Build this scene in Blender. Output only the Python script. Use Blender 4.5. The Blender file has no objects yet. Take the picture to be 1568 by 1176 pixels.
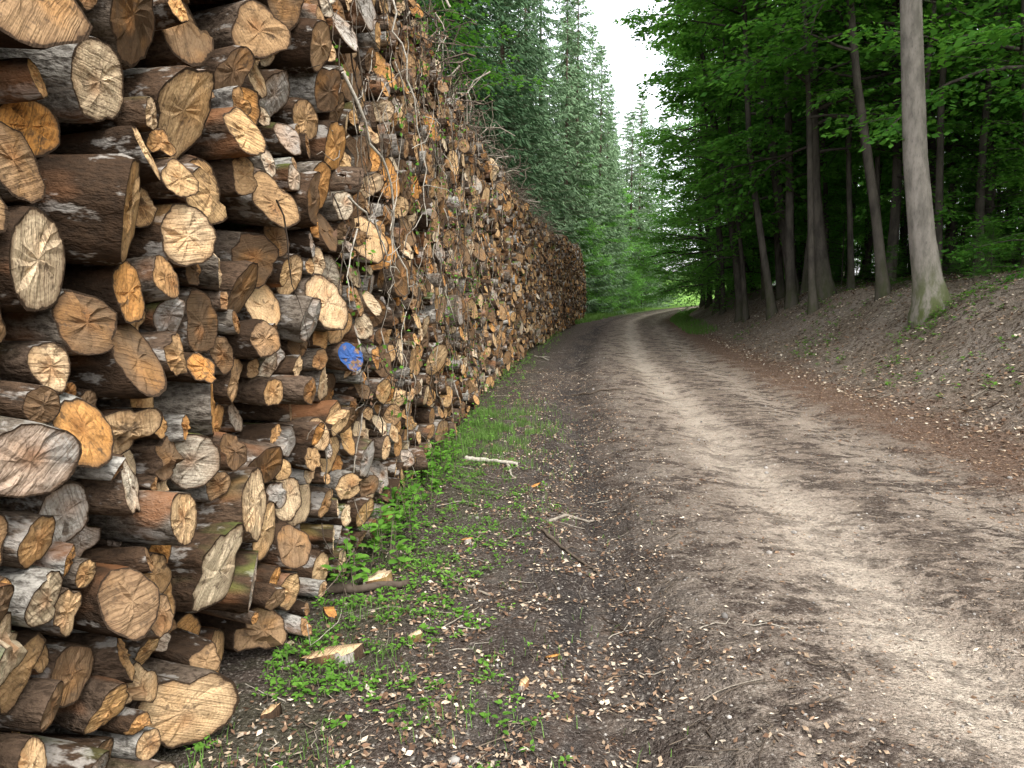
import bpy, math, numpy as np
from mathutils import Vector, Matrix
rng=np.random.default_rng(7)
sc=bpy.context.scene
sc.view_settings.view_transform='Standard'; sc.view_settings.look='None'; sc.view_settings.exposure=0
# ---------------------------------------------------------------- helpers
def hsh(i,j,s):
    n=(i*374761393+j*668265263+s*974634777)&0xffffffff
    n=((n^(n>>13))*1274126177)&0xffffffff
    return ((n^(n>>16))&0xffff)/65535.0
def vn(x,y,s=0):
    x=np.asarray(x,float);y=np.asarray(y,float)
    i=np.floor(x).astype(np.int64);j=np.floor(y).astype(np.int64)
    fx=x-i;fy=y-j;fx=fx*fx*(3-2*fx);fy=fy*fy*(3-2*fy)
    return (hsh(i,j,s)*(1-fx)+hsh(i+1,j,s)*fx)*(1-fy)+(hsh(i,j+1,s)*(1-fx)+hsh(i+1,j+1,s)*fx)*fy
def sstep(t): t=np.clip(t,0,1); return t*t*(3-2*t)
cy=[-40,-5,0,2.4,6.4,12,19.4,30,46,60,80,110,160,400]
cx=[-3.5,-1.6,-1.30,-1.12,-0.83,-0.44,0.27,1.75,4.3,7.8,14,26,50,180]
_ty=np.arange(-40,400,0.1); _tx=np.interp(_ty,cy,cx)
_k=np.exp(-0.5*(np.arange(-25,26)/10.)**2);_k/=_k.sum()
_tx=np.convolve(np.pad(_tx,25,mode='edge'),_k,'valid')
def XF(y): return np.interp(y,_ty,_tx)
def H(off,y):
    off=np.asarray(off,float);y=np.asarray(y,float)
    t=off-5.6+0.5*(vn(y*0.3,0*y,5)-0.5)
    h=1.4*sstep(t/3.5)+0.13*np.clip(t-1.5,0,60)+0.22*np.clip(t-22,0,70)+0.05*np.clip(-1.5-off,0,60)+0.15*np.clip(-14-off,0,60)
    on=np.clip(off/1.0,0,1)*np.clip((6.4-off)/1.0,0,1)
    wob=0.25*(vn(y*0.25,0*y,9)-0.5)
    for c,w,dp in((1.45,0.25,0.08),(3.0,0.3,0.04),(4.6,0.28,0.055)):
        h=h-dp*np.exp(-((off-c-wob)/w)**2)*on
    h=h+0.035*np.exp(-((off-2.2)/0.5)**2)*on
    rough=0.6+0.5*(off<2.4)+0.8*(off>6)
    h=h+rough*(0.036*(vn(off*2.5,y*2.5,1)-0.5)+0.030*(vn(off*7,y*5,2)-0.5)+0.017*(vn(off*19,y*17,3)-0.5))
    h=h+np.clip(t,0,3)*0.14*(vn(off*0.8,y*0.8,4)-0.5)
    return h
def HX(x,y): return H(np.asarray(x)-XF(y),y)

def mkobj(name,V,F,mats,mi=None,attrs=None,smooth=False,link=True):
    me=bpy.data.meshes.new(name)
    V=np.asarray(V,np.float32)
    me.vertices.add(len(V)); me.vertices.foreach_set('co',V.ravel())
    F=[np.asarray(f,np.int32) for f in F if len(f)]
    nl=sum(f.size for f in F); nf=sum(len(f) for f in F)
    me.loops.add(nl); me.polygons.add(nf)
    me.loops.foreach_set('vertex_index',np.concatenate([f.ravel() for f in F]))
    tot=np.concatenate([np.full(len(f),f.shape[1],np.int32) for f in F])
    st=np.concatenate([[0],np.cumsum(tot)[:-1]]).astype(np.int32)
    me.polygons.foreach_set('loop_start',st); me.polygons.foreach_set('loop_total',tot)
    if mi is not None: me.polygons.foreach_set('material_index',np.asarray(mi,np.int32))
    if smooth is True: me.polygons.foreach_set('use_smooth',np.ones(nf,bool))
    elif smooth is not False: me.polygons.foreach_set('use_smooth',np.asarray(smooth,bool))
    me.update(calc_edges=True)
    for k,a in (attrs or {}).items():
        a=np.asarray(a,np.float32)
        at=me.attributes.new(k,'FLOAT' if a.ndim==1 else 'FLOAT_VECTOR','POINT')
        at.data.foreach_set('value' if a.ndim==1 else 'vector',a.ravel())
    for m in mats: me.materials.append(m)
    if not link: return me
    o=bpy.data.objects.new(name,me); sc.collection.objects.link(o); return o

class Acc:
    def __init__(s): s.V=[];s.F={};s.M={};s.R=[];s.n=0
    def add(s,V,F,mat=0,rnd=None):
        V=np.asarray(V,float).reshape(-1,3);F=np.asarray(F)
        s.V.append(V); s.F.setdefault(F.shape[1],[]).append(F+s.n); s.M.setdefault(F.shape[1],[]).append(np.full(len(F),mat))
        s.R.append(np.full(len(V),0.5) if rnd is None else np.broadcast_to(rnd,(len(V),)).astype(float)); s.n+=len(V)
    def tube(s,P,R,n=6,mat=0,rnd=0.5,cap=True):
        P=np.asarray(P,float);R=np.asarray(R,float);m=len(P)
        T=np.gradient(P,axis=0);T/=np.linalg.norm(T,axis=1)[:,None]+1e-9
        up=np.array([0,0,1.]) if abs(T[0,2])<0.9 else np.array([1.,0,0])
        A=np.cross(T,up);A/=np.linalg.norm(A,axis=1)[:,None]+1e-9;B=np.cross(T,A)
        th=np.arange(n)*2*np.pi/n
        V=P[:,None]+R[:,None,None]*(np.cos(th)[None,:,None]*A[:,None]+np.sin(th)[None,:,None]*B[:,None])
        i=np.arange(m-1)[:,None]*n;j=np.arange(n)[None];k=(j+1)%n
        F=np.stack([i+j,i+n+j,i+n+k,i+k],-1).reshape(-1,4)
        s.add(V.reshape(-1,3),F,mat,rnd)
        if cap and n>=5:
            for q in(0,m-1):
                s.add(np.vstack([V[q],P[q][None]]),np.stack([np.arange(n),(np.arange(n)+1)%n,np.full(n,n)],1),mat,rnd)
    def leaves(s,C,A,Nn,l,w,mat=1,rnd=0.5):
        A=A/(np.linalg.norm(A,axis=1)[:,None]+1e-9)
        B=np.cross(Nn,A);B/=np.linalg.norm(B,axis=1)[:,None]+1e-9
        l=np.broadcast_to(l,(len(C),))[:,None];w=np.broadcast_to(w,(len(C),))[:,None]
        V=np.stack([C-A*l/2,C+B*w/2-A*l*0.08,C+A*l/2,C-B*w/2-A*l*0.08],1)
        F=np.arange(len(C)*4).reshape(-1,4)
        s.add(V.reshape(-1,3),F,mat,np.repeat(np.broadcast_to(rnd,(len(C),)),4))
    def build(s,name,mats,link=True,smooth_mats=(0,)):
        ks=sorted(s.F)
        F=[np.concatenate(s.F[k]) for k in ks]; mi=np.concatenate([np.concatenate(s.M[k]) for k in ks])
        return mkobj(name,np.concatenate(s.V),F,mats,mi,{'rnd':np.concatenate(s.R)},smooth=np.isin(mi,smooth_mats),link=link)

# ---------------------------------------------------------------- node helpers
class NT:
    def __init__(s,name):
        s.m=bpy.data.materials.new(name);s.m.use_nodes=True;s.t=s.m.node_tree
        s.t.nodes.clear();s.out=s.t.nodes.new('ShaderNodeOutputMaterial')
    def n(s,ty,props=None,**inp):
        nd=s.t.nodes.new(ty)
        for k,v in (props or {}).items(): setattr(nd,k,v)
        for k,v in inp.items():
            key=int(k[1:]) if k[0]=='i' and k[1:].isdigit() else k.replace('_',' ')
            s.set(nd.inputs[key],v)
        return nd
    def set(s,sock,v):
        if isinstance(v,bpy.types.NodeSocket): s.t.links.new(v,sock)
        elif isinstance(v,bpy.types.Node): s.t.links.new(v.outputs[0],sock)
        else:
            if isinstance(v,tuple) and len(v)==3 and sock.type=='RGBA': v=v+(1,)
            sock.default_value=v
    def math(s,op,a,b=0.0,c=0.0,clamp=False):
        return s.n('ShaderNodeMath',{'operation':op,'use_clamp':clamp},i0=a,i1=b,i2=c).outputs[0]
    def vm(s,op,a,b=(0,0,0),sc=None):
        nd=s.n('ShaderNodeVectorMath',{'operation':op},i0=a,i1=b)
        if sc is not None: s.set(nd.inputs['Scale'],sc)
        return nd.outputs['Value'] if op in('LENGTH','DOT_PRODUCT') else nd.outputs[0]
    def noise(s,vec,scale,det=4,rough=0.6,dist=0.0):
        return s.n('ShaderNodeTexNoise',None,Vector=vec,Scale=scale,Detail=float(det),Roughness=rough,Distortion=dist).outputs[0]
    def mix(s,f,a,b,bt='MIX'):
        nd=s.t.nodes.new('ShaderNodeMix');nd.data_type='RGBA';nd.blend_type=bt
        s.set(nd.inputs[0],f);s.set(nd.inputs[6],a);s.set(nd.inputs[7],b);return nd.outputs[2]
    def ramp(s,f,stops,interp='LINEAR'):
        nd=s.t.nodes.new('ShaderNodeValToRGB');s.set(nd.inputs[0],f);cr=nd.color_ramp;cr.interpolation=interp
        while len(cr.elements)<len(stops): cr.elements.new(0.5)
        for e,(p,c) in zip(cr.elements,stops):
            e.position=p;e.color=(c,c,c,1) if not isinstance(c,tuple) else c+(1,)
        return nd.outputs[0]
    def sm(s,v,a,b,lo=0.0,hi=1.0):
        nd=s.n('ShaderNodeMapRange',{'interpolation_type':'SMOOTHSTEP'},i0=v,i1=a,i2=b,i3=lo,i4=hi);return nd.outputs[0]
    def attr(s,name,o='Fac'):
        nd=s.t.nodes.new('ShaderNodeAttribute');nd.attribute_name=name;return nd.outputs[o]
    def bump(s,h,st=0.5,d=0.01): return s.n('ShaderNodeBump',None,Height=h,Strength=st,Distance=d).outputs[0]
    def diff(s,col,normal=None):
        nd=s.n('ShaderNodeBsdfDiffuse',None,Color=col)
        if normal is not None: s.set(nd.inputs['Normal'],normal)
        return nd.outputs[0]
    def fin(s,sh): s.t.links.new(sh,s.out.inputs[0]);return s.m

def mat_cut():
    t=NT('cut_wood_end');lp=t.attr('lp','Vector');lr=t.attr('lr','Vector')
    sx=t.n('ShaderNodeSeparateXYZ',None,i0=lr);r1,r2,r3=sx.outputs
    flat=t.vm('MULTIPLY',lp,(1,1,0));ln=t.vm('LENGTH',flat)
    off=t.vm('SCALE',lr,sc=37.0)
    loc=t.vm('ADD',flat,off)
    blot=t.noise(loc,9,3,0.6); fine=t.noise(loc,120,2,0.7)
    nv=t.vm('ADD',t.vm('NORMALIZE',flat),off)
    nv2=t.vm('ADD',nv,t.n('ShaderNodeCombineXYZ',None,i0=t.math('MULTIPLY',blot,0.8),i2=t.math('MULTIPLY',ln,6.0)).outputs[0])
    streak=t.noise(nv2,19.0,3,0.75)
    ringd=t.math('ADD',t.math('MULTIPLY',ln,520.0),t.math('MULTIPLY',blot,14.0))
    ring=t.math('MULTIPLY_ADD',t.math('SINE',ringd),0.5,0.5)
    ang=t.math('MULTIPLY',r3,6.28)
    sd=t.vm('DOT_PRODUCT',flat,t.n('ShaderNodeCombineXYZ',None,i0=t.math('COSINE',ang),i1=t.math('SINE',ang)).outputs[0])
    saw=t.noise(t.n('ShaderNodeCombineXYZ',None,i0=t.math('MULTIPLY',sd,170.0),i1=t.math('MULTIPLY',r1,90.0),i2=t.math('MULTIPLY',blot,3.0)).outputs[0],1.0,2,0.7)
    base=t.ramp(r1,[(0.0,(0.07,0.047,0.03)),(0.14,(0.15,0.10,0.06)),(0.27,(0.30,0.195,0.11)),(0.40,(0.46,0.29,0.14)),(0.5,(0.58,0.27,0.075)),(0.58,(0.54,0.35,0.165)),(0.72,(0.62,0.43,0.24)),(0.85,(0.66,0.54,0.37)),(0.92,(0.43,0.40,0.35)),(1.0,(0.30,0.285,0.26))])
    c=t.mix(t.sm(blot,0.40,0.70,0.0,0.7),base,t.mix(0.55,base,(0.12,0.07,0.04)))
    c=t.mix(t.sm(t.noise(loc,5,2),0.48,0.68,0,0.55),c,t.mix(0.5,base,(0.58,0.26,0.06)))
    heart=t.math('MULTIPLY',t.sm(ln,0.0,0.05,1.0,0.0),t.sm(r2,0.3,0.8,0.0,0.6))
    c=t.mix(heart,c,(0.32,0.14,0.05))
    c=t.mix(t.math('MULTIPLY',ring,0.2),c,(0.16,0.09,0.04))
    rad=t.sm(r2,0.5,1.0,0.0,0.75)
    c=t.mix(t.math('MULTIPLY',rad,t.sm(streak,0.5,0.68,0,0.6)),c,(0.13,0.08,0.045))
    sawamt=t.sm(r3,0.15,0.8,0.3,0.85)
    c=t.mix(t.math('MULTIPLY',t.sm(saw,0.48,0.64),sawamt),c,t.mix(0.7,c,(0.06,0.035,0.02)))
    crack=t.math('MULTIPLY',t.math('MULTIPLY',rad,t.sm(streak,0.68,0.71)),t.sm(ln,0.008,0.03))
    c=t.mix(crack,c,(0.012,0.008,0.005))
    dirt=t.noise(loc,22,3,0.75)
    c=t.mix(t.sm(dirt,0.55,0.68,0,0.75),c,(0.085,0.058,0.038))
    rr=t.math('ADD',t.attr('rr'),t.math('MULTIPLY',t.math('SUBTRACT',dirt,0.5),0.16))
    c=t.mix(t.sm(rr,0.76,0.93,0,0.6),c,(0.12,0.07,0.04))
    c=t.mix(t.sm(rr,0.90,0.935),c,(0.04,0.027,0.018))
    c=t.mix(t.sm(fine,0.50,0.72,0,0.5),c,(0.10,0.062,0.038))
    p=t.math('MULTIPLY',t.attr('paint'),t.sm(t.math('ADD',t.math('MULTIPLY',blot,0.5),t.math('MULTIPLY',dirt,0.5)),0.43,0.50,0,0.9))
    c=t.mix(p,c,(0.03,0.10,0.30))
    hgt=t.math('ADD',t.math('ADD',t.math('MULTIPLY',streak,rad),saw),t.math('ADD',t.math('MULTIPLY',crack,-1.5),t.math('MULTIPLY',dirt,0.8)))
    return t.fin(t.diff(c,t.bump(hgt,0.8,0.008)))
def mat_bark():
    t=NT('log_bark');lp=t.attr('lp','Vector');lr=t.attr('lr','Vector')
    sx=t.n('ShaderNodeSeparateXYZ',None,i0=lr);r1,r2,r3=sx.outputs
    v=t.vm('ADD',t.vm('MULTIPLY',lp,(1,1,0.45)),t.vm('SCALE',lr,sc=31.0))
    n1=t.noise(v,12,4,0.65);n2=t.noise(v,55,3,0.7);n3=t.noise(v,5,2)
    base=t.ramp(r2,[(0.0,(0.04,0.026,0.017)),(0.35,(0.08,0.05,0.031)),(0.65,(0.12,0.085,0.06)),(0.85,(0.17,0.145,0.115)),(1.0,(0.36,0.34,0.30))])
    c=t.mix(t.sm(n2,0.4,0.65,0,0.75),base,(0.03,0.021,0.015))
    c=t.mix(t.sm(n1,0.55,0.62,0,0.65),c,(0.36,0.33,0.29))
    c=t.mix(t.math('MULTIPLY',t.sm(n3,0.52,0.66),t.sm(r3,0.3,0.8,0,0.7)),c,(0.24,0.11,0.05))
    up=t.n('ShaderNodeSeparateXYZ',None,i0=t.n('ShaderNodeNewGeometry').outputs['Normal']).outputs[2]
    moss=t.math('MULTIPLY',t.math('MULTIPLY',t.sm(up,0.1,0.8),t.sm(n3,0.48,0.62)),t.sm(r1,0.7,0.9,0,0.7))
    c=t.mix(moss,c,(0.10,0.14,0.035))
    h=t.math('ADD',n2,t.math('MULTIPLY',n1,1.5))
    return t.fin(t.diff(c,t.bump(h,1.0,0.014)))
def mat_leaf(name,dark,light,trans=0.4,hue=None,tv=(0.16,0.34,0.03),far_haze=None):
    t=NT(name);r=t.attr('rnd');oi=t.n('ShaderNodeObjectInfo').outputs['Random']
    pos=t.n('ShaderNodeNewGeometry').outputs['Position']
    cl=t.noise(pos,0.45,1)
    f=t.math('ADD',t.math('MULTIPLY',r,0.5),t.math('MULTIPLY',cl,0.6))
    c=t.ramp(f,[(0.2,dark),(0.85,light)])
    c=t.mix(t.math('MULTIPLY',oi,0.3),c,hue or dark)
    if far_haze:
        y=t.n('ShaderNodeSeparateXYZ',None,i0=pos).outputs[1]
        c=t.mix(t.sm(y,24,70,0,0.85),c,far_haze)  # distance haze painted into the leaf colour, paler further along y
    d=t.diff(c)
    tr=t.n('ShaderNodeBsdfTranslucent',None,Color=t.mix(0.5,c,tv)).outputs[0]
    return t.fin(t.n('ShaderNodeMixShader',None,i0=trans,i1=d,i2=tr).outputs[0])
def mat_trunk(name,a,b,moss):
    t=NT(name);g=t.n('ShaderNodeNewGeometry').outputs['Position']
    v=t.vm('MULTIPLY',g,(1,1,0.35));n1=t.noise(v,6,4);n2=t.noise(v,30,3)
    c=t.mix(t.sm(n1,0.35,0.7),a,b);c=t.mix(t.sm(n2,0.5,0.75,0,0.5),c,t.mix(0.7,c,(0.03,0.028,0.025)))
    tc=t.n('ShaderNodeTexCoord').outputs['Object'];z=t.n('ShaderNodeSeparateXYZ',None,i0=tc).outputs[2]
    m=t.math('MULTIPLY',t.sm(z,1.4,0.0),t.sm(n1,0.38,0.6,0.15,1.0))
    c=t.mix(t.math('MULTIPLY',m,moss),c,(0.075,0.09,0.03))
    return t.fin(t.diff(c,t.bump(t.math('ADD',n1,n2),0.7,0.02)))
def mat_simple(name,stops,scale=40):
    t=NT(name);r=t.attr('rnd');pos=t.n('ShaderNodeNewGeometry').outputs['Position']
    c=t.ramp(r,stops);c=t.mix(t.sm(t.noise(pos,scale,2),0.42,0.66,0,0.55),c,t.mix(0.7,c,(0.03,0.02,0.012)))
    return t.fin(t.diff(c))
def mat_ground():
    t=NT('forest_track_soil');off=t.attr('off');lpv=t.attr('oy','Vector')
    pos=t.n('ShaderNodeNewGeometry').outputs['Position']
    big=t.noise(pos,0.7,3);mid=t.noise(pos,2.0,4,0.65);sm=t.noise(pos,11,4,0.7);fi=t.noise(pos,60,3,0.75)
    st=t.noise(t.vm('MULTIPLY',lpv,(3.2,0.45,1)),1.0,4,0.65)
    tread=t.noise(t.vm('MULTIPLY',lpv,(4.0,7.0,1)),1.0,3,0.6,0.8)
    o=t.math('ADD',off,t.math('MULTIPLY',t.math('SUBTRACT',mid,0.5),1.9))
    mud=(0.092,0.078,0.067);road=(0.245,0.192,0.150);pale=(0.50,0.42,0.335);litter=(0.15,0.09,0.06);bank=(0.215,0.17,0.13)
    c=t.mix(t.sm(o,1.2,3.0),mud,road)
    c=t.mix(t.math('MULTIPLY',t.sm(o,0.9,0.2),0.6),c,(0.065,0.06,0.035))
    strip=t.math('MULTIPLY',t.sm(o,0.4,0.9),t.sm(o,2.2,1.4))
    c=t.mix(t.math('MULTIPLY',strip,t.sm(sm,0.45,0.62,0,0.5)),c,(0.18,0.125,0.092))
    def gau(cn,w,amt):
        d=t.math('DIVIDE',t.math('SUBTRACT',t.math('ADD',off,t.math('MULTIPLY',t.math('SUBTRACT',st,0.5),0.7)),cn),w)
        return t.math('MULTIPLY',t.math('EXPONENT',t.math('MULTIPLY',t.math('MULTIPLY',d,d),-1.0)),amt)
    c=t.mix(t.math('MULTIPLY',gau(2.2,0.45,0.6),t.sm(sm,0.38,0.6)),c,(0.36,0.30,0.24))
    c=t.mix(t.math('MULTIPLY',gau(4.3,0.4,0.55),t.sm(sm,0.3,0.6,0.3,1.0)),c,pale)
    c=t.mix(t.math('MULTIPLY',gau(3.0,0.36,1.0),t.sm(sm,0.3,0.55,0.5,1.0)),c,pale)
    damp=t.math('MULTIPLY',t.sm(mid,0.43,0.55),t.sm(t.math('ADD',t.math('MULTIPLY',tread,0.6),t.math('MULTIPLY',sm,0.4)),0.44,0.53,0.0,1.0))
    c=t.mix(t.math('MULTIPLY',damp,t.math('SUBTRACT',t.sm(o,6.2,4.8,0.4,0.95),gau(3.0,0.3,0.5))),c,(0.078,0.06,0.049))
    c=t.mix(t.math('MULTIPLY',gau(3.7,0.33,0.6),t.sm(tread,0.42,0.55)),c,(0.10,0.078,0.062))
    c=t.mix(t.math('MULTIPLY',gau(1.45,0.45,0.85),t.sm(st,0.38,0.56)),c,(0.045,0.039,0.036))
    c=t.mix(t.math('MULTIPLY',t.sm(o,4.7,5.3),t.sm(o,6.6,5.8,0,0.8)),c,litter)
    c=t.mix(t.sm(o,6.0,6.9,0,0.9),c,t.mix(t.sm(big,0.4,0.65),bank,(0.27,0.225,0.185)))
    c=t.mix(t.math('MULTIPLY',t.sm(o,5.8,6.8),t.sm(sm,0.48,0.6,0,0.8)),c,(0.10,0.07,0.048))
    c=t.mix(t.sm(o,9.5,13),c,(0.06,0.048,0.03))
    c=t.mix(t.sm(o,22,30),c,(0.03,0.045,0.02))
    c=t.mix(t.sm(o,-0.3,-1.0),c,(0.05,0.04,0.025))
    y=t.n('ShaderNodeSeparateXYZ',None,i0=lpv).outputs[1]
    gr=t.math('MULTIPLY',t.sm(y,50,70),t.math('MAXIMUM',t.sm(o,1.5,0.5),t.sm(o,5.2,6)))
    c=t.mix(gr,c,(0.13,0.25,0.045))
    c=t.mix(t.sm(sm,0.5,0.70,0,0.7),c,t.mix(0.6,c,(0.03,0.022,0.017)))
    c=t.mix(t.sm(fi,0.5,0.66,0,0.75),c,t.mix(0.6,c,(0.02,0.015,0.012)))
    c=t.mix(t.sm(fi,0.46,0.34,0,0.45),c,t.mix(0.6,c,(0.6,0.53,0.46)))
    vo=t.n('ShaderNodeTexVoronoi',None,Vector=pos,Scale=38.0)
    peb=t.math('MULTIPLY',t.sm(vo.outputs['Distance'],0.35,0.15),t.sm(t.n('ShaderNodeSeparateXYZ',None,i0=vo.outputs['Color']).outputs[0],0.72,0.8,0,0.8))
    c=t.mix(peb,c,t.mix(0.5,c,(0.6,0.54,0.46)))
    h=t.math('ADD',t.math('ADD',t.math('MULTIPLY',sm,2.2),t.math('MULTIPLY',tread,1.5)),t.math('MULTIPLY',fi,0.8))
    return t.fin(t.diff(c,t.bump(h,1.0,0.045)))

M_cut=mat_cut();M_bark=mat_bark()
M_beech=mat_leaf('beech_leaves',(0.03,0.10,0.02),(0.12,0.30,0.045),0.5,tv=(0.21,0.50,0.045),far_haze=(0.24,0.48,0.13))
M_spruce=mat_leaf('spruce_needles',(0.028,0.064,0.034),(0.105,0.18,0.085),0.15,tv=(0.08,0.2,0.05),far_haze=(0.22,0.32,0.18))
M_main=mat_trunk('beech_bark',(0.22,0.195,0.165),(0.12,0.108,0.09),0.9)
M_trunk=mat_trunk('dark_beech_bark',(0.085,0.073,0.06),(0.042,0.037,0.031),0.4)
M_trunk2=mat_trunk('spruce_bark',(0.11,0.08,0.06),(0.07,0.05,0.04),0.3)
M_weed=mat_leaf('weed_leaves',(0.055,0.14,0.02),(0.16,0.33,0.05),0.35,tv=(0.22,0.46,0.04))
M_grass=mat_leaf('grass_blades',(0.07,0.14,0.03),(0.18,0.30,0.08),0.3)
M_lit=mat_simple('dead_leaves_and_chips',[(0.0,(0.06,0.037,0.025)),(0.3,(0.16,0.095,0.06)),(0.55,(0.26,0.17,0.11)),(0.75,(0.38,0.29,0.20)),(1.0,(0.60,0.52,0.41))])
M_twig=mat_simple('twig_bark',[(0.0,(0.05,0.038,0.03)),(0.5,(0.15,0.12,0.09)),(1.0,(0.44,0.40,0.33))])
M_stone=mat_simple('stone',[(0.0,(0.12,0.11,0.10)),(1.0,(0.40,0.37,0.33))])
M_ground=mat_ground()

# ---------------------------------------------------------------- ground
def spaced(a,b,step,g,lim):
    out=[a];s=step
    while out[-1]<lim:
        if out[-1]>=b: s*=g
        out.append(out[-1]+s)
    return out
offp=spaced(-1.0,8.0,0.045,1.06,420); offn=[-v for v in spaced(1.1,1.2,0.1,1.12,420)][::-1]
offs=np.array(offn+offp)
ys=np.array([-v for v in spaced(0.3,0.5,0.3,1.15,35)][::-1]+spaced(0,9,0.04,1.02,390))
OO,YY=np.meshgrid(offs,ys)
V=np.stack([XF(YY)+OO,YY,H(OO,YY)],-1).reshape(-1,3)
nx=len(offs);ny=len(ys);i=np.arange(ny-1)[:,None]*nx;j=np.arange(nx-1)[None]
F=np.stack([i+j,i+j+1,i+nx+j+1,i+nx+j],-1).reshape(-1,4)
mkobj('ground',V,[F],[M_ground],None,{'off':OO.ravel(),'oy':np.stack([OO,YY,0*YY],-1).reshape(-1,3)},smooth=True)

# ---------------------------------------------------------------- log pile
res=0.01;S0,S1=-1.6,47.0
ns=int((S1-S0)/res);Hm=np.zeros(ns)+0.02
sg=S0+np.arange(ns)*res
top=4.12+0.30*(vn(sg*0.35,0*sg,21)-0.5)*2+0.35*(vn(sg*1.6,0*sg,22)-0.5)
top-=0.25*np.exp(-((sg-19)/4)**2)
top-=np.clip((sg-45.5)/1.5,0,1)*0.8
logs=[]
lr_=np.random.default_rng(3)
win=150
while len(logs)<16000:
    cand=lr_.integers(0,ns-win,6); rel=[(Hm[c:c+win]-top[c:c+win]).min() for c in cand]
    c0=cand[int(np.argmin(rel))]
    s_mid=sg[c0]
    mu=math.log(0.072 if s_mid<5 else 0.070)
    r=float(np.clip(math.exp(lr_.normal(mu,0.43)),0.030,0.16))
    k=int(r/res);u=np.arange(-k,k+1)*res;pr=np.sqrt(np.maximum(r*r-u*u,0))
    a=max(c0,k);b=min(c0+win,ns-k-1)
    if b-a<5: continue
    sw=np.lib.stride_tricks.sliding_window_view(Hm[a-k:b+k+1],2*k+1)
    z=(sw+pr).max(1)
    q=int(np.argmin(z+lr_.uniform(0,0.10,len(z))))
    zc=z[q];ci=a+q
    if zc>top[ci]:
        if (Hm-top).min()>-0.14 or lr_.random()<0.0008: break
        m_=(Hm[c0:c0+win]-top[c0:c0+win]).argmin()
        if zc-r>top[ci]-0.15: Hm[c0+m_]=top[c0+m_]
        continue
    logs.append((sg[ci],zc,r))
    seg=slice(ci-k,ci+k+1);Hm[seg]=np.maximum(Hm[seg],zc+pr)
logs=np.array(logs);print('LOGS',len(logs))
NL=len(logs)
pro=lr_.normal(-0.0,0.045,NL)+0.12*np.clip(logs[:,2]-0.09,0,1)
pro=np.where(lr_.random(NL)<0.14,pro-0.15,pro)+0.10*(vn(logs[:,0]*0.8,logs[:,1]*0.9,31)-0.5)
pro-=0.05*np.clip(logs[:,1]-2,0,3)
yaw=lr_.normal(-0.15,0.14,NL);pit=lr_.normal(0,0.06,NL)
R3=lr_.random((NL,3))
keep=lr_.random(NL)<0.4
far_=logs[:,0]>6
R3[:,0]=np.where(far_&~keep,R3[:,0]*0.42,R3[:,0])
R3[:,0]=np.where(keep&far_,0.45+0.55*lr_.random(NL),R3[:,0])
blue=np.argmin((logs[:,0]-4.1)**2+(logs[:,1]-1.31)**2+np.where(logs[:,2]<0.085,1,0))
R3[blue,0]=0.25;pro[blue]=0.09
Vs=[];Q=[];T=[];mq=[];mt=[];LP=[];LR=[];RR=[];PT=[];base=0
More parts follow.
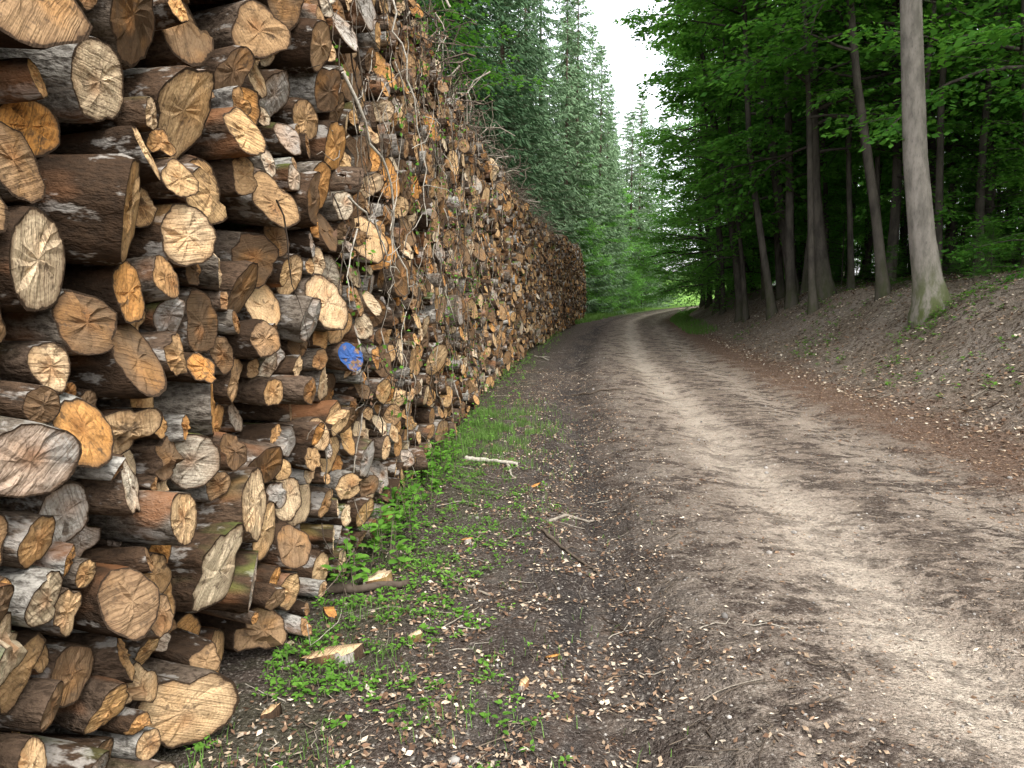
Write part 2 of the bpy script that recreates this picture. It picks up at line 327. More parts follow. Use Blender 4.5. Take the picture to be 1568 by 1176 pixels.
for lo,hi,n in((-9,7,28),(7,18,14),(18,99,9)):
    ix=np.where((logs[:,0]>=lo)&(logs[:,0]<hi))[0];N=len(ix)
    if not N: continue
    th=np.arange(n)*2*np.pi/n;r=logs[ix,2]*0.96
    shp=np.ones((N,n));irr=np.where(lr_.random((N,1))<0.35,2.1,1.0)
    for kk,am in((1,0.03),(2,0.08),(3,0.06),(4,0.04),(5,0.03),(7,0.022),(9,0.014)):
        shp+=irr*am*lr_.normal(0,0.8,(N,1))*np.cos(kk*th[None]+lr_.uniform(0,6.28,(N,1)))
    shp=np.clip(shp,0.66,1.28)
    if n>=24: shp*=1+lr_.normal(0,0.022,(N,n))
    ts=np.array([0,-0.035,-0.12,-0.3,-0.8,-2.0])
    tl=lr_.normal(0,0.24,(N,2))
    step=(lr_.random(N)<0.3)
    sa=lr_.uniform(0,6.28,N);sdp=lr_.uniform(0.15,0.6,N)
    def disp(a,b):
        dx=tl[:,0,None]*a+tl[:,1,None]*b
        pr_=np.cos(sa)[:,None]*a+np.sin(sa)[:,None]*b
        dx=dx-np.where(step[:,None]&(pr_>0.25*r[:,None]),(sdp*r)[:,None],0)
        return dx
    def place(a,b,t):
        tan=(XF(logs[ix,0]+0.5)-XF(logs[ix,0]-0.5))
        yw=-tan+yaw[ix];cyw=np.cos(yw)[:,None];syw=np.sin(yw)[:,None]
        sp=np.sin(pit[ix])[:,None]
        x0=(XF(logs[ix,0])+pro[ix])[:,None]
        return np.stack([x0+t*cyw-a*syw,logs[ix,0][:,None]+t*syw+a*cyw,logs[ix,1][:,None]+b+t*sp],-1)
    a0=(shp*r[:,None])*np.cos(th);b0=(shp*r[:,None])*np.sin(th)
    parts=[];lps=[];rrs=[]
    for qi,tt in enumerate(ts):
        jit=1+(lr_.normal(0,0.028,(N,n)) if qi!=0 and n>=14 else 0)
        k_=0.975 if qi==0 else 1.0
        a=a0*jit*k_;b=b0*jit*k_
        t_=np.full((N,n),tt)+(disp(a,b) if qi<2 else 0)
        parts.append(place(a,b,t_));lps.append(np.stack([a,b,t_],-1));rrs.append(np.ones((N,n)))
    pith=lr_.normal(0,0.18,(N,2))*r[:,None]
    for fr in(0.975,0.62,0.28):
        a=a0*fr;b=b0*fr
        t_=disp(a,b)+(lr_.normal(0,0.004,(N,n)) if fr<0.9 and n>=14 else 0)
        parts.append(place(a,b,t_));lps.append(np.stack([a-pith[:,:1],b-pith[:,1:],t_],-1));rrs.append(np.full((N,n),fr))
    z1=np.zeros((N,1))
    parts.append(place(z1,z1,disp(z1,z1)));lps.append(np.stack([z1-pith[:,:1],z1-pith[:,1:],z1],-1));rrs.append(z1)
    parts.append(place(z1,z1,z1-2.0));lps.append(np.stack([z1,z1,z1-2],-1));rrs.append(z1)
    P=np.concatenate(parts,1);m=P.shape[1]
    j=np.arange(n);k2=(j+1)%n
    q=[]
    for rg in range(5): q.append((np.stack([rg*n+j,rg*n+k2,(rg+1)*n+k2,(rg+1)*n+j],1),1))
    for rg in(6,7): q.append((np.stack([rg*n+j,(rg+1)*n+j,(rg+1)*n+k2,rg*n+k2],1),0))
    qf=np.concatenate([x[0] for x in q]);qm=np.concatenate([np.full(n,x[1]) for x in q])
    c=9*n
    tf=np.concatenate([np.stack([8*n+j,np.full(n,c),8*n+k2],1),np.stack([5*n+j,5*n+k2,np.full(n,c+1)],1)]);tm=np.zeros(2*n)
    o=base+np.arange(N)[:,None,None]*m
    Q.append((qf[None]+o).reshape(-1,4));mq.append(np.tile(qm,N))
    T.append((tf[None]+o).reshape(-1,3));mt.append(np.tile(tm,N))
    Vs.append(P.reshape(-1,3));LP.append(np.concatenate(lps,1).reshape(-1,3));RR.append(np.concatenate(rrs,1).ravel())
    LR.append(np.repeat(R3[ix],m,0));PT.append(np.repeat((ix==blue).astype(float),m));base+=N*m
mi=np.concatenate([np.concatenate(mt),np.concatenate(mq)])
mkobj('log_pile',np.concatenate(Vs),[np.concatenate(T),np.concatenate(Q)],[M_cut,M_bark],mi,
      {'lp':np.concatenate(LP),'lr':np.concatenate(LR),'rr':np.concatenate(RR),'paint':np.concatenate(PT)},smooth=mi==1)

# ---------------------------------------------------------------- trees
def beech_mesh(seed,Ht,r0,zc,R,nl,ls,lean=(0,0),nlimb=50,nsub=9,tn=10,flare=0.7,zpow=1.0):
    g=np.random.default_rng(seed);A=Acc()
    zz=np.concatenate([[-0.5,0,0.25,0.7,1.5],np.linspace(3,Ht,12)]) if Ht>8 else np.linspace(-0.3,Ht,8)
    zz=np.asarray(zz,float)
    am=0.25*min(1,Ht/15)
    bx=lean[0]*zz+am*np.sin(zz*0.22+g.uniform(0,6))*np.clip(zz/4,0,1);by=lean[1]*zz+am*np.sin(zz*0.19+g.uniform(0,6))*np.clip(zz/4,0,1)
    tr=r0*(1-0.93*np.clip(zz/Ht,0,1)**0.9)*(1+flare*np.exp(-np.clip(zz,0,9)/0.35))
    A.tube(np.stack([bx,by,zz],1),tr,tn,0,cap=False)
    per=max(1,int(nl/(nlimb*(nsub+2))))
    for i in range(nlimb):
        t=((i+g.random())/nlimb)**zpow;z=zc+(Ht*0.98-zc)*t
        az=g.uniform(0,2*np.pi);L=R*((1-t**2.4)*0.85+0.15)*g.uniform(0.65,1.1)
        el=-0.02+0.85*t+g.normal(0,0.12)
        p=np.array([np.interp(z,zz,bx),np.interp(z,zz,by),z]);P=[p.copy()];d=np.array([np.cos(az)*np.cos(el),np.sin(az)*np.cos(el),np.sin(el)+0.15])
        for q in range(6):
            d=d+g.normal(0,0.1,3)-np.array([0,0,0.07]);d/=np.linalg.norm(d);p=p+d*L/6;P.append(p.copy())
        P=np.array(P);rb=min(0.014*L+0.006,r0*0.4);A.tube(P,np.linspace(rb,0.006,7),5 if Ht>8 else 4,0,cap=False)
        subs=[(P[3:],per*2)]
        for s in range(nsub):
            u=g.uniform(0.22,1.0);k=u*6;i0=min(int(k),5);b=P[i0]+(P[i0+1]-P[i0])*(k-i0)
            a2=az+g.choice([-1,1])*g.uniform(0.5,1.3);Ls=(0.42*L*(1.15-u)+0.28*R*0.35+0.25)*g.uniform(0.7,1.2)
            e2=el*0.4+g.normal(0,0.18);d2=np.array([np.cos(a2)*np.cos(e2),np.sin(a2)*np.cos(e2),np.sin(e2)])
            SP=b+np.linspace(0,1,4)[:,None]*d2*Ls;SP[:,2]-=np.linspace(0,1,4)**2*0.12*Ls
            A.tube(SP,np.linspace(0.010,0.003,4),3,0,cap=False);subs.append((SP,per))
        for SP,n in subs:
            u=g.uniform(0.1,1.05,n)*(len(SP)-1);i0=np.clip(u.astype(int),0,len(SP)-2);f=(u-i0)[:,None]
            C=SP[i0]*(1-f)+SP[i0+1]*f
            ax=SP[-1]-SP[0];ln=np.linalg.norm(ax)+1e-6;ax=ax/ln;side=np.cross(ax,[0,0,1.]);side/=np.linalg.norm(side)+1e-6
            w=g.normal(0,0.16+0.1*ln,n);C=C+side*w[:,None]+g.normal(0,0.05,(n,3))-np.array([0,0,1.])*np.abs(w)[:,None]*0.25
            a=ax+side*np.sign(w)[:,None]*g.uniform(0.5,1.5,(n,1))+g.normal(0,0.3,(n,3));a[:,2]-=0.25
            Nn=np.array([0,0,1.])+g.normal(0,0.5,(n,3))
            l=ls*g.uniform(0.7,1.25,n);A.leaves(C,a,Nn,l,l*0.68,1,g.random(n))
    return A
def spruce_mesh(seed,Ht,R,ntw,w):
    g=np.random.default_rng(seed);A=Acc()
    zz=np.linspace(-0.4,Ht,10);A.tube(np.stack([zz*0,zz*0,zz],1),np.linspace(0.24,0.01,10),8,0,cap=False)
    z=0.8
    while z<Ht-0.1:
        t=z/Ht;Lm=R*(1-t)**0.68
        for b in range(7):
            az=g.uniform(0,6.283);L=Lm*g.uniform(0.7,1.1)+0.15;dirn=np.array([np.cos(az),np.sin(az),0])
            m=6;u=np.linspace(0,1,m);zc=z+g.normal(0,0.14)+L*(-0.42*u+0.30*u**2.5) if t<0.85 else z+g.normal(0,0.1)+L*(0.3*u)
            P=dirn*(u*L)[:,None];P[:,2]=zc
            A.tube(P,np.linspace(0.02,0.004,m),3,0,cap=False)
            n=max(16,int(ntw*L/R));uu=g.uniform(0.03,1.0,n)**0.8*(m-1);i0=np.clip(uu.astype(int),0,m-2);f=(uu-i0)[:,None]
            C=P[i0]*(1-f)+P[i0+1]*f
            side=np.array([-dirn[1],dirn[0],0]);sg_=g.choice([-1,1],n)[:,None]
            a=dirn*g.uniform(0.3,1.0,(n,1))+side*sg_*g.uniform(0.2,1.0,(n,1))+np.array([0,0,-1.])*g.uniform(0.1,1.1,(n,1))
            a/=np.linalg.norm(a,axis=1)[:,None]
            l=g.uniform(0.25,0.6,n)*(0.55+0.45*min(1,L/2));C=C+a*l[:,None]*0.45
            A.leaves(C,a,g.normal(0,1,(n,3))+np.array([0,0,0.8]),l,w*g.uniform(0.7,1.3,n),1,g.random(n))
        z+=0.36+0.08*t
    return A
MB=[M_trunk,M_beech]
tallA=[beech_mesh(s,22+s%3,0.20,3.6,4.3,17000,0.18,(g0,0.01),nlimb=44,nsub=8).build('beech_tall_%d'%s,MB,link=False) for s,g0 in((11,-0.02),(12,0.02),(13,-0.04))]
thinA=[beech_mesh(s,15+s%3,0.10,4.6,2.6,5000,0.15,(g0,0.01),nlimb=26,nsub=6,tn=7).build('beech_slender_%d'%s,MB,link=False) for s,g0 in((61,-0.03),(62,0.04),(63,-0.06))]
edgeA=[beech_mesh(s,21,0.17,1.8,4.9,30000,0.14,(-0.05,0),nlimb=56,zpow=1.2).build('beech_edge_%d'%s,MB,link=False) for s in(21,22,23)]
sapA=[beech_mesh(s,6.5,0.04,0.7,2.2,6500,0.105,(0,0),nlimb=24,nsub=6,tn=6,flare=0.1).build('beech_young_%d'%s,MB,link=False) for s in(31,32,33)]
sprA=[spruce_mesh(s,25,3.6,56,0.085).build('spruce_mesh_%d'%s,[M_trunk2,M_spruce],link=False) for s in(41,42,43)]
def inst(name,me,x,y,sc_=1.0,rz=None,tilt=(0,0),dz=0.0):
    o=bpy.data.objects.new(name,me);sc.collection.objects.link(o)
    o.location=(x,y,float(HX(x,y))+dz-0.05);o.scale=(sc_,)*3
    if rz is None: rz=rng.uniform(0,6.28)
    o.rotation_euler=(Matrix.Rotation(tilt[1],3,'Y')@Matrix.Rotation(rz,3,'Z')).to_euler();return o
me=beech_mesh(51,24,0.25,7.6,4.8,24000,0.14,(0.0,0),tn=20,flare=0.8).build('beech_tree_mesh',[M_main,M_beech],link=False)
inst('beech_tree',me,8.15,14.6,1.0,0.0,(0,math.radians(-9.0)))
inst('beech_tree',me,-3.7,19.5,1.0,2.0)
for (x,y,s,k,tl) in((11.7,17,0.95,0,-4),(11.2,22.5,0.8,1,-3),(9.3,22.3,1.1,2,-6),(9.1,24.5,0.8,0,-5),(9.9,26.5,1.0,1,-8),(9.3,30.5,0.9,0,-9),(10.7,30,0.8,2,-3),(13.8,25,0.9,0,-4)):
    inst('beech_tree',tallA[k],x,y,s,None,(0,math.radians(tl)))
rg=np.random.default_rng(77)
for y in np.arange(-2,110,6.0):
    for o in np.arange(9.5,36,5.6):
        yy=y+rg.uniform(-2.2,2.2);oo=o+rg.uniform(-2,2);x=float(XF(yy))+oo
        if yy<19 and x<0.74*yy+2.0 and x<16: continue
        if yy<8 and oo>20: continue
        if yy>60 and oo>24: continue
        if yy<36 and oo<11.5: continue
        me=edgeA[rg.integers(3)] if (oo<13 and yy>24) else tallA[rg.integers(3)]
        inst('beech_tree',me,x,yy,rg.uniform(0.8,1.1))
for yy,oo in((33,7.8),(39,7.4),(45,7.6),(52,7.3),(60,7.3),(68,7.0)):
    inst('beech_tree',edgeA[rg.integers(3)],float(XF(yy))+oo,yy,rg.uniform(0.85,1.05))
for i in range(56):
    yy=rg.uniform(18,46);oo=rg.uniform(8.8,24);x=float(XF(yy))+oo
    inst('slender_beech_tree',thinA[rg.integers(3)],x,yy,rg.uniform(0.7,1.3),None,(0,rg.normal(-0.04,0.05)))
for yy,oo in((18.5,8.9),(19.7,10.4),(21,7.9),(23.2,9.6),(25,7.6),(26.2,8.9),(28,10.2),(29,7.4),(31.5,8.6),(33,9.8),(35.5,7.3),(20.5,12.2),(18,12.5),(22.5,13.4),(37,8.4)):
    inst('slender_beech_tree',thinA[rg.integers(3)],float(XF(yy))+oo,yy,rg.uniform(0.95,1.35),None,(0,rg.normal(-0.06,0.04)))
for i in range(80):
    yy=rg.uniform(23,62);oo=rg.uniform(9.0,28);x=float(XF(yy))+oo
    inst('beech_sapling',sapA[rg.integers(3)],x,yy,rg.uniform(0.5,1.25))
for i in range(70):
    yy=rg.uniform(15,40);oo=rg.uniform(9.2,17);x=float(XF(yy))+oo
    inst('beech_seedling',sapA[rg.integers(3)],x,yy,rg.uniform(0.1,0.24),None,(0,0),-0.04)
for x,y,s in((11.0,15.0,0.85),(13.2,17.5,1.0),(15,20,1.1),(15.5,23,1.2),(13,21,0.8),(17,24,1.1),(19,26,1.1),(18,21,1.0)):
    inst('beech_sapling',sapA[rg.integers(3)],x,y,s)
for y in np.arange(13,108,4.4):
    for o in(-3.9,-8,-13,-19):
        yy=y+rg.uniform(-1.4,1.4);oo=o+rg.uniform(-0.9,0.9)
        if yy<22 and oo>-6: continue
        if yy<34 and oo<-15: continue
        inst('spruce_tree',sprA[rg.integers(3)],float(XF(yy))+oo,yy,rg.uniform(0.75,1.12))
for i in range(38):
    yy=rg.uniform(56,86);oo=rg.uniform(-5,-1.2)
    inst('beech_sapling',sapA[rg.integers(3)],float(XF(yy))+oo,yy,rg.uniform(0.5,1.3))
for yy,oo in((62,-3),(72,-3.5),(80,-3)):
    inst('beech_tree',edgeA[rg.integers(3)],float(XF(yy))+oo,yy,0.6)
# ---------------------------------------------------------------- dead branches tangled on the pile
A=Acc();g=np.random.default_rng(8)
def xface(s,z): return float(XF(s))+0.06-0.05*max(z-2,0)
for i in range(850):
    if g.random()<0.7: s=g.uniform(4.2,11);z=g.uniform(0.8,4.3)
    else: s=g.uniform(3,30);z=g.uniform(0.1,4.2)
    L=g.uniform(0.2,1.0);m=8;ang=g.uniform(-2.8,0.3);d=np.array([0,np.cos(ang),np.sin(ang)]);p=np.array([xface(s,z)+g.uniform(-0.02,0.12),s,z]);P=[p]
    for q in range(m-1):
        d=d+g.normal(0,0.33,3);d[0]*=0.5;d/=np.linalg.norm(d);p=p+d*L/m;p=p.copy();p[0]=min(max(p[0],xface(p[1],p[2])-0.02),xface(p[1],p[2])+0.25);p[2]=max(p[2],0.03);P.append(p)
    P=np.array(P);r0=g.uniform(0.0015,0.0065);A.tube(P,np.linspace(r0,0.0012,m),4,0,g.random()**1.4*0.95,cap=False)
    if g.random()<0.32:
        n=g.integers(4,16);C=P[g.integers(2,m,n)]+g.normal(0,0.045,(n,3));gm=1 if g.random()<0.4 else 2
        l=g.uniform(0.02,0.05,n);A.leaves(C,g.normal(0,1,(n,3)),g.normal(0,1,(n,3))+np.array([0.5,0,0.5]),l,l*0.6,gm,g.random(n)*(0.7 if gm==1 else 0.6))
for pts,r in(([( .10,4.1,2.75),(.16,4.35,2.45),(.2,4.6,2.25),(.17,4.75,1.95),(.2,4.9,1.65),(.14,5.0,1.5)],0.010),
             ([( .10,4.0,2.1),(.15,4.3,2.0),(.17,4.5,1.8),(.18,4.7,1.75)],0.007),([( .10,5.4,3.6),(.16,5.5,3.1),(.2,5.7,2.6),(.17,5.75,2.1)],0.008)):
    P=np.array([(xface(s,z)+dx,s,z) for dx,s,z in pts]);u=np.linspace(0,len(P)-1,16);P=np.stack([np.interp(u,np.arange(len(P)),P[:,k]) for k in range(3)],1)+g.normal(0,0.014,(16,3))
    A.tube(P,np.linspace(r,0.003,16),6,0,0.95)
    for q in(4,7,9,12):
        d=g.normal(0,1,3);d[0]=abs(d[0])*.4;d/=np.linalg.norm(d);A.tube(P[q]+np.linspace(0,1,5)[:,None]*d*g.uniform(.1,.3)+np.vstack([[0,0,0],g.normal(0,.012,(4,3))]),np.linspace(r*.5,0.0012,5),4,0,0.85,cap=False)
for i in range(950):
    s=g.uniform(5.0,30);z=float(np.interp(s,sg,top))+g.uniform(-0.4,0.26);x=xface(s,4)-g.uniform(-0.18,0.7);L=g.uniform(0.25,1.1)
    d=g.normal(0,1,3);d[2]=d[2]*0.6;d/=np.linalg.norm(d);P=np.array([x,s,z])+np.linspace(-.5,.5,6)[:,None]*d*L+g.normal(0,0.035,(6,3))
    A.tube(P,np.linspace(g.uniform(0.003,0.012),0.002,6),4,0,g.random()*0.75,cap=False)
A.build('tangled_dead_branches',[M_twig,M_weed,M_lit])
# ---------------------------------------------------------------- litter
A=Acc();g=np.random.default_rng(9)
def scatter(n,ylo,yhi,pw,offf):
    y=ylo+(yhi-ylo)*g.random(n)**pw;o=offf(n,y);return XF(y)+o,y,o
def lay(x,y,o,l,w,rnd,tilt=0.25,up=0.006):
    n=len(x);z=H(o,y)+up+g.random(n)*0.006
    a=g.normal(0,1,(n,3));a[:,2]*=tilt*0.6
    A.leaves(np.stack([x,y,z],1),a,np.array([0,0,1.])+g.normal(0,tilt,(n,3)),l,w,0,rnd)
def clump(x,y,o,s,k):
    m=vn(o*3+9,y*3,s)*.5+vn(o*8,y*8,s+1)*.5+0.25*g.random(len(x))>k
    return x[m],y[m],o[m],int(m.sum())
n=34000;x,y,o=scatter(n,1.8,16,1.7,lambda n,y:g.normal(1.0,0.75,n));m=o>0;x,y,o,n=clump(x[m],y[m],o[m],81,0.6)
l=g.uniform(0.006,0.040,n);lay(x,y,o,l,l*g.uniform(0.12,0.7,n),g.random(n),0.4)
n=20000;x,y,o=scatter(n,1.6,16,1.6,lambda n,y:g.uniform(1.5,6.5,n));x,y,o,n=clump(x,y,o,85,0.62);l=g.uniform(0.005,0.024,n);lay(x,y,o,l,l*g.uniform(0.3,0.8,n),g.random(n))
n=5500;x,y,o=scatter(n,4,26,1.2,lambda n,y:g.normal(5.4,0.55,n));l=g.uniform(0.02,0.05,n);lay(x,y,o,l,l*0.6,g.random(n)*0.75)
n=34000;x,y,o=scatter(n,4,34,1.3,lambda n,y:g.uniform(5.7,14,n));l=g.uniform(0.025,0.075,n);lay(x,y,o,l,l*0.62,g.random(n)**0.8,0.4,0.014)
A.build('leaf_litter',[M_lit],smooth_mats=())
A=Acc()
for i in range(1100):
    y=2+20*g.random()**1.6;o=abs(g.normal(1.1,0.6)) if g.random()<0.55 else g.uniform(6,11)
    x=float(XF(y))+o;big=o>6;L=g.uniform(0.04,0.3)*(2.2 if big else 1);an=g.uniform(0,3.14);m=5;u=np.linspace(-.5,.5,m)
    px=x+np.cos(an)*u*L+g.normal(0,0.01,m);py=y+np.sin(an)*u*L+g.normal(0,0.01,m);r0=g.uniform(0.001,0.0045)*(2.2 if big else 1)
    A.tube(np.stack([px,py,HX(px,py)+r0+0.004],1),np.linspace(r0,r0*.5,m),5,0,g.random()*0.85)
A.build('scattered_twigs',[M_twig])
ph=(1+5**.5)/2;iv=np.array([(-1,ph,0),(1,ph,0),(-1,-ph,0),(1,-ph,0),(0,-1,ph),(0,1,ph),(0,-1,-ph),(0,1,-ph),(ph,0,-1),(ph,0,1),(-ph,0,-1),(-ph,0,1)])/1.9
fi=np.array([(0,11,5),(0,5,1),(0,1,7),(0,7,10),(0,10,11),(1,5,9),(5,11,4),(11,10,2),(10,7,6),(7,1,8),(3,9,4),(3,4,2),(3,2,6),(3,6,8),(3,8,9),(4,9,5),(2,4,11),(6,2,10),(8,6,7),(9,8,1)])
A=Acc();n=3600;y=1.8+22*g.random(n)**1.8;o=g.uniform(0.6,8.5,n);x=XF(y)+o;s=g.uniform(0.003,0.010,n)*(1+(g.random(n)<0.04)*1.3)
z=H(o,y)
for i in range(n): A.add(iv*s[i]*g.uniform(0.6,1.3,3)*g.uniform(0.85,1.15,(12,1))+[x[i],y[i],z[i]+s[i]*0.2],fi,0,g.random())
A.build('pebbles',[M_stone])
# ---------------------------------------------------------------- weeds
A=Acc()
def ovals(C,D,Nn,l,w,rnd,mat=1):
    D=D/np.linalg.norm(D,axis=1)[:,None];B=np.cross(Nn,D);B/=np.linalg.norm(B,axis=1)[:,None]+1e-9;Nn=np.cross(D,B)
    l=l[:,None];w=w[:,None]
    V=np.stack([C,C+D*l*.3+B*w*.45+Nn*w*.12,C+D*l*.7+B*w*.4+Nn*w*.08-Nn*l*.03,C+D*l-Nn*l*.12,C+D*l*.7-B*w*.4+Nn*w*.08-Nn*l*.03,C+D*l*.3-B*w*.45+Nn*w*.12,C+D*l*.5],1)
    b=np.arange(len(C))[:,None,None]*7;f=np.array([(0,1,6,5),(1,2,3,6),(6,3,4,5)])
    A.add(V.reshape(-1,3),(f[None]+b).reshape(-1,4),mat,np.repeat(rnd,7))
def plant(x,y,hh,nl,ll):
    z=float(HX(x,y));tilt=g.normal(0,0.2,2);u=np.linspace(0,1,4);P=np.stack([x+tilt[0]*hh*u,y+tilt[1]*hh*u,z+hh*u],1)
    A.tube(P,np.linspace(0.0022,0.001,4)*(1+hh*3),3,0,0.5,cap=False)
    q=g.uniform(0.25,1,nl);C=P[0]+(P[-1]-P[0])*q[:,None];az=g.uniform(0,6.28,nl);e=g.uniform(-0.1,0.6,nl)
    D=np.stack([np.cos(az)*np.cos(e),np.sin(az)*np.cos(e),np.sin(e)],1);l=ll*g.uniform(0.6,1.2,nl)
    ovals(C+D*0.008,D,np.array([0,0,1.])+g.normal(0,0.15,(nl,3)),l,l*g.uniform(0.5,0.75,nl),g.random(nl))
cnt=0
while cnt<1450:
    y=1.7+5.3*g.random()**1.3;o=abs(g.normal(0.40,0.5))+0.0
    if o>1.3: continue
    d=vn(o*2.6+3,y*2.2,55)*0.4+vn(o*9,y*9,56)*0.6
    if d<0.51+0.1*(o>0.8): continue
    plant(float(XF(y))+o,y,g.uniform(0.01,0.045),g.integers(4,7),g.uniform(0.012,0.032));cnt+=1
for i in range(160):
    y=g.choice([g.normal(4.9,0.45),g.normal(6.6,0.8)]);o=abs(g.normal(0.08,0.14))
    plant(float(XF(y))+o,y,g.uniform(0.06,0.30),g.integers(6,12),g.uniform(0.035,0.075))
for i in range(200):
    y=g.uniform(7,30);o=abs(g.normal(0.12,0.2));plant(float(XF(y))+o,y,g.uniform(0.05,0.22),g.integers(6,10),0.045)
for i in range(130):
    x=8.0+g.normal(0,0.4);y=14.1+g.normal(0,0.45);plant(x,y,g.uniform(0.04,0.18),7,0.06)
for i in range(1100):
    y=g.uniform(7,26);o=g.uniform(6.3,12.5)
    if vn(o*0.9,y*0.9,66)>0.52: plant(float(XF(y))+o,y,g.uniform(0.04,0.18),7,0.06)
A.build('weeds',[M_twig,M_weed],smooth_mats=(0,1))
def blades(x,y,o,l,w):
    n=len(x);z=H(o,y);az=g.uniform(0,6.28,n);D=np.stack([np.cos(az),np.sin(az),0*az],1);B=np.stack([-D[:,1],D[:,0],0*az],1)
    C=np.stack([x,y,z],1);le=g.uniform(0.2,0.9,n)[:,None];l=l[:,None]
    V=np.stack([C-B*w,C+B*w,C+B*w*.7+D*l*le*.4+[0,0,1]*l*.65,C+D*l*le+[0,0,1]*l*0.85,C-B*w*.7+D*l*le*.4+[0,0,1]*l*.65],1)
    b=np.arange(n)[:,None,None]*5
    A.add(V.reshape(-1,3),(np.array([(0,1,2,4)])[None]+b).reshape(-1,4),0,np.repeat(g.random(n),5))
    A.add(V.reshape(-1,3),(np.array([(4,2,3)])[None]+b).reshape(-1,3),0,np.repeat(g.random(n),5))
A=Acc()
n=9000;y=np.clip(g.normal(8.8,1.0,n),6.5,13);o=np.abs(g.normal(0.45,0.35,n));m=vn(o*5,y*4,71)*.5+vn(o*14,y*11,73)*.5>0.5;y=y[m];o=o[m];n=len(y);blades(XF(y)+o,y,o,g.uniform(0.03,0.11,n),0.0028)
n=5500;y=g.uniform(2,8,n);o=np.abs(g.normal(0.35,0.45,n));m=vn(o*5,y*5,72)>0.55;y=y[m];o=o[m];n=len(y);blades(XF(y)+o,y,o,g.uniform(0.02,0.08,n),0.0018)
n=9000;y=g.uniform(40,75,n);o=g.uniform(-4,0.9,n)*np.clip((y-40)/6,0.1,1);blades(XF(y)+o,y,o,g.uniform(0.15,0.4,n),0.012)
n=5000;y=g.uniform(30,80,n);o=5.6+g.uniform(-0.3,0.9,n);blades(XF(y)+o,y,o,g.uniform(0.1,0.3,n),0.010)
A.build('grass',[M_grass],smooth_mats=())
# ---------------------------------------------------------------- fallen branches and wood chunks
def branch(pts,r,rnd,stub=True):
    A=Acc();P=np.array(pts,float);u=np.linspace(0,len(P)-1,14);P=np.stack([np.interp(u,np.arange(len(P)),P[:,k]) for k in range(2)],1)+g.normal(0,0.009,(14,2))
    z=HX(P[:,0],P[:,1])+r*0.7;P=np.column_stack([P,z]);A.tube(P,r*(1-0.45*np.linspace(0,1,14))*g.uniform(0.75,1.2,14),8,0,rnd)
    if stub:
        d=P[6]-P[4];d=np.array([-d[1],d[0],0.02]);d/=np.linalg.norm(d);A.tube([P[6],P[6]+d*r*3+[0,0,r*.4],P[6]+d*r*6+(P[8]-P[6])*.5-[0,0,r*.3]],[r*.6,r*.4,r*.2],6,0,rnd)
    A.build('fallen_branch',[M_twig])
branch([(0.20,4.95),(0.35,4.6),(0.52,4.3)],0.014,0.25)
branch([(0.27,5.2),(0.4,5.4),(0.6,5.45)],0.015,0.65)
branch([(-0.45,7.1),(-0.2,7.0),(0.05,6.8)],0.028,1.0,False)
branch([(-0.05,6.9),(0.0,6.5)],0.016,0.8,False)
branch([(-0.42,4.2),(-0.28,4.05),(-0.13,3.85)],0.010,0.6)
branch([(-1.08,3.92),(-0.85,3.9),(-0.58,4.02)],0.035,0.15,False)
branch([(9.5,11.6),(9.1,11.9),(8.6,12.0)],0.03,0.6)
branch([(8.2,10.2),(7.7,10.0),(7.3,10.3)],0.015,0.4)
branch([(1.0,12.5),(1.4,12.2),(1.9,12.4)],0.02,0.2)
branch([(0.3,9.0),(0.1,9.5),(0.45,10.2)],0.014,0.3)
branch([(0.6,19.5),(0.9,18.2)],0.03,0.85)
def chunk(x,y,L,W,T,rz,r1):
    n=14;th=np.sort(g.uniform(0,6.28,n));rad=g.uniform(0.36,0.55,n);poly=np.stack([np.cos(th)*rad*L,np.sin(th)*rad*W],1)
    c,s=math.cos(rz),math.sin(rz);p=np.stack([poly[:,0]*c-poly[:,1]*s,poly[:,0]*s+poly[:,1]*c],1)
    z=float(HX(x,y))+0.01;hh=T*(0.5+0.9*(poly[:,0]/L+.5))*g.uniform(0.8,1.2,n)
    V=np.vstack([np.column_stack([p*1.05,np.full(n,-0.02)]),np.column_stack([p*0.93,hh]),[[0,0,T*1.0]]])+[x,y,z]
    lpv=np.vstack([np.column_stack([poly,np.zeros(n)]),np.column_stack([poly,hh]),[[0,0,T]]])
    j=np.arange(n);k=(j+1)%n
    mkobj('wood_chunk',V,[np.stack([n+j,n+k,np.full(n,2*n)],1),np.stack([j,k,n+k,n+j],1)],[M_cut,M_bark],np.r_[np.zeros(n),np.ones(n)],
      {'lp':lpv,'lr':np.tile([r1,0.1,0.9],(2*n+1,1)),'rr':np.full(2*n+1,0.3),'paint':np.zeros(2*n+1)})
chunk(-0.80,3.15,0.28,0.14,0.035,0.4,0.74)
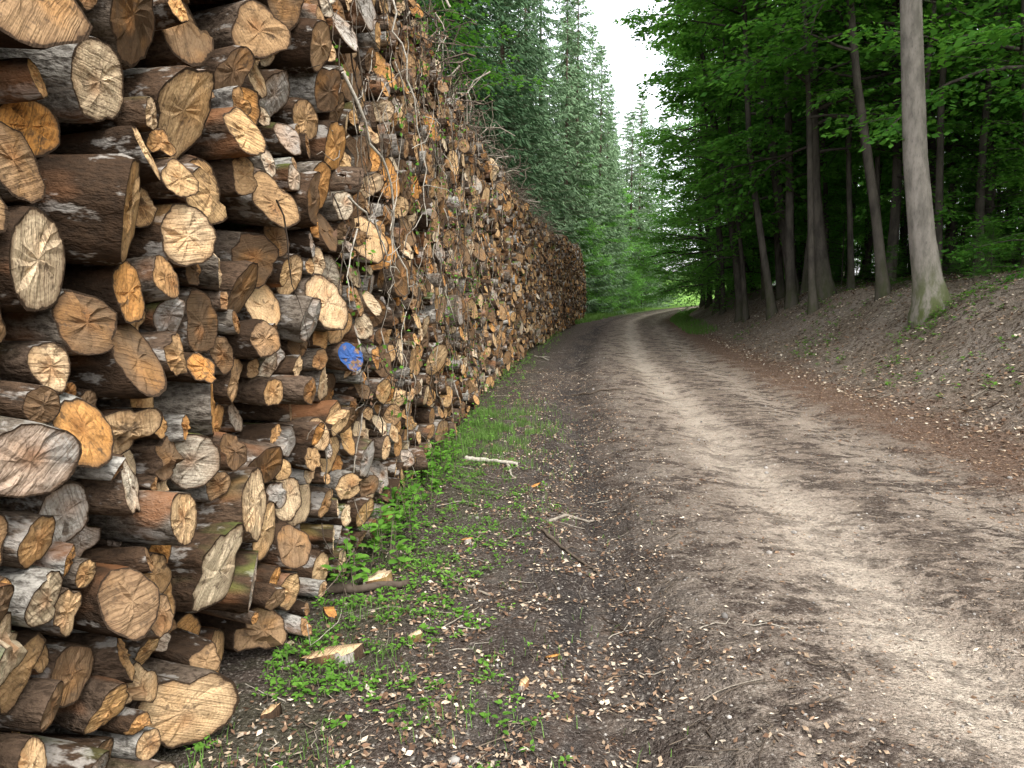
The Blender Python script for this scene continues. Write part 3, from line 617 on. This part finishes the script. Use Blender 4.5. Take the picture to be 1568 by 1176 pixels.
chunk(-0.75,4.02,0.2,0.1,0.05,0.5,0.8)
chunk(-0.9,3.55,0.14,0.07,0.03,2.0,0.5)
chunk(0.05,2.95,0.09,0.04,0.012,1.2,0.72);chunk(0.18,3.15,0.08,0.03,0.01,0.3,0.5);chunk(-0.45,3.3,0.08,0.06,0.02,0.3,0.8)
chunk(-0.3,4.7,0.12,0.04,0.012,0.1,0.46);chunk(0.2,6.1,0.14,0.05,0.02,0.9,0.5);chunk(-0.92,2.7,0.09,0.05,0.02,0.9,0.7)
# ---------------------------------------------------------------- light
w=bpy.data.worlds.new('World');sc.world=w;w.use_nodes=True;nt=w.node_tree;nt.nodes.clear()
sky=nt.nodes.new('ShaderNodeTexSky');sky.sky_type='NISHITA';sky.sun_disc=False
el=math.radians(58);az=math.radians(150)
sky.sun_elevation=el;sky.sun_rotation=az;sky.dust_density=3.0;sky.air_density=1.0
hs=nt.nodes.new('ShaderNodeHueSaturation');hs.inputs['Saturation'].default_value=0.22;hs.inputs['Value'].default_value=4.9
bg=nt.nodes.new('ShaderNodeBackground');bg.inputs[1].default_value=0.15;wo=nt.nodes.new('ShaderNodeOutputWorld')
nt.links.new(sky.outputs[0],hs.inputs['Color']);nt.links.new(hs.outputs[0],bg.inputs[0]);nt.links.new(bg.outputs[0],wo.inputs[0])
sl=bpy.data.lights.new('sun','SUN');sl.energy=1.5;sl.angle=math.radians(26);sl.color=(1,0.96,0.89)
so=bpy.data.objects.new('sun',sl);sc.collection.objects.link(so)
d=Vector((math.sin(az)*math.cos(el),math.cos(az)*math.cos(el),math.sin(el)))
so.rotation_euler=(-d).to_track_quat('-Z','Y').to_euler();so.location=(0,0,30)
# ---------------------------------------------------------------- camera
cam=bpy.data.cameras.new('camera');co=bpy.data.objects.new('camera',cam);sc.collection.objects.link(co)
cam.sensor_width=36;cam.lens=26.4;cam.clip_start=0.05;cam.clip_end=1500
co.location=(0,0,1.6);co.rotation_euler=(math.radians(90-6.8),0,0);sc.camera=co
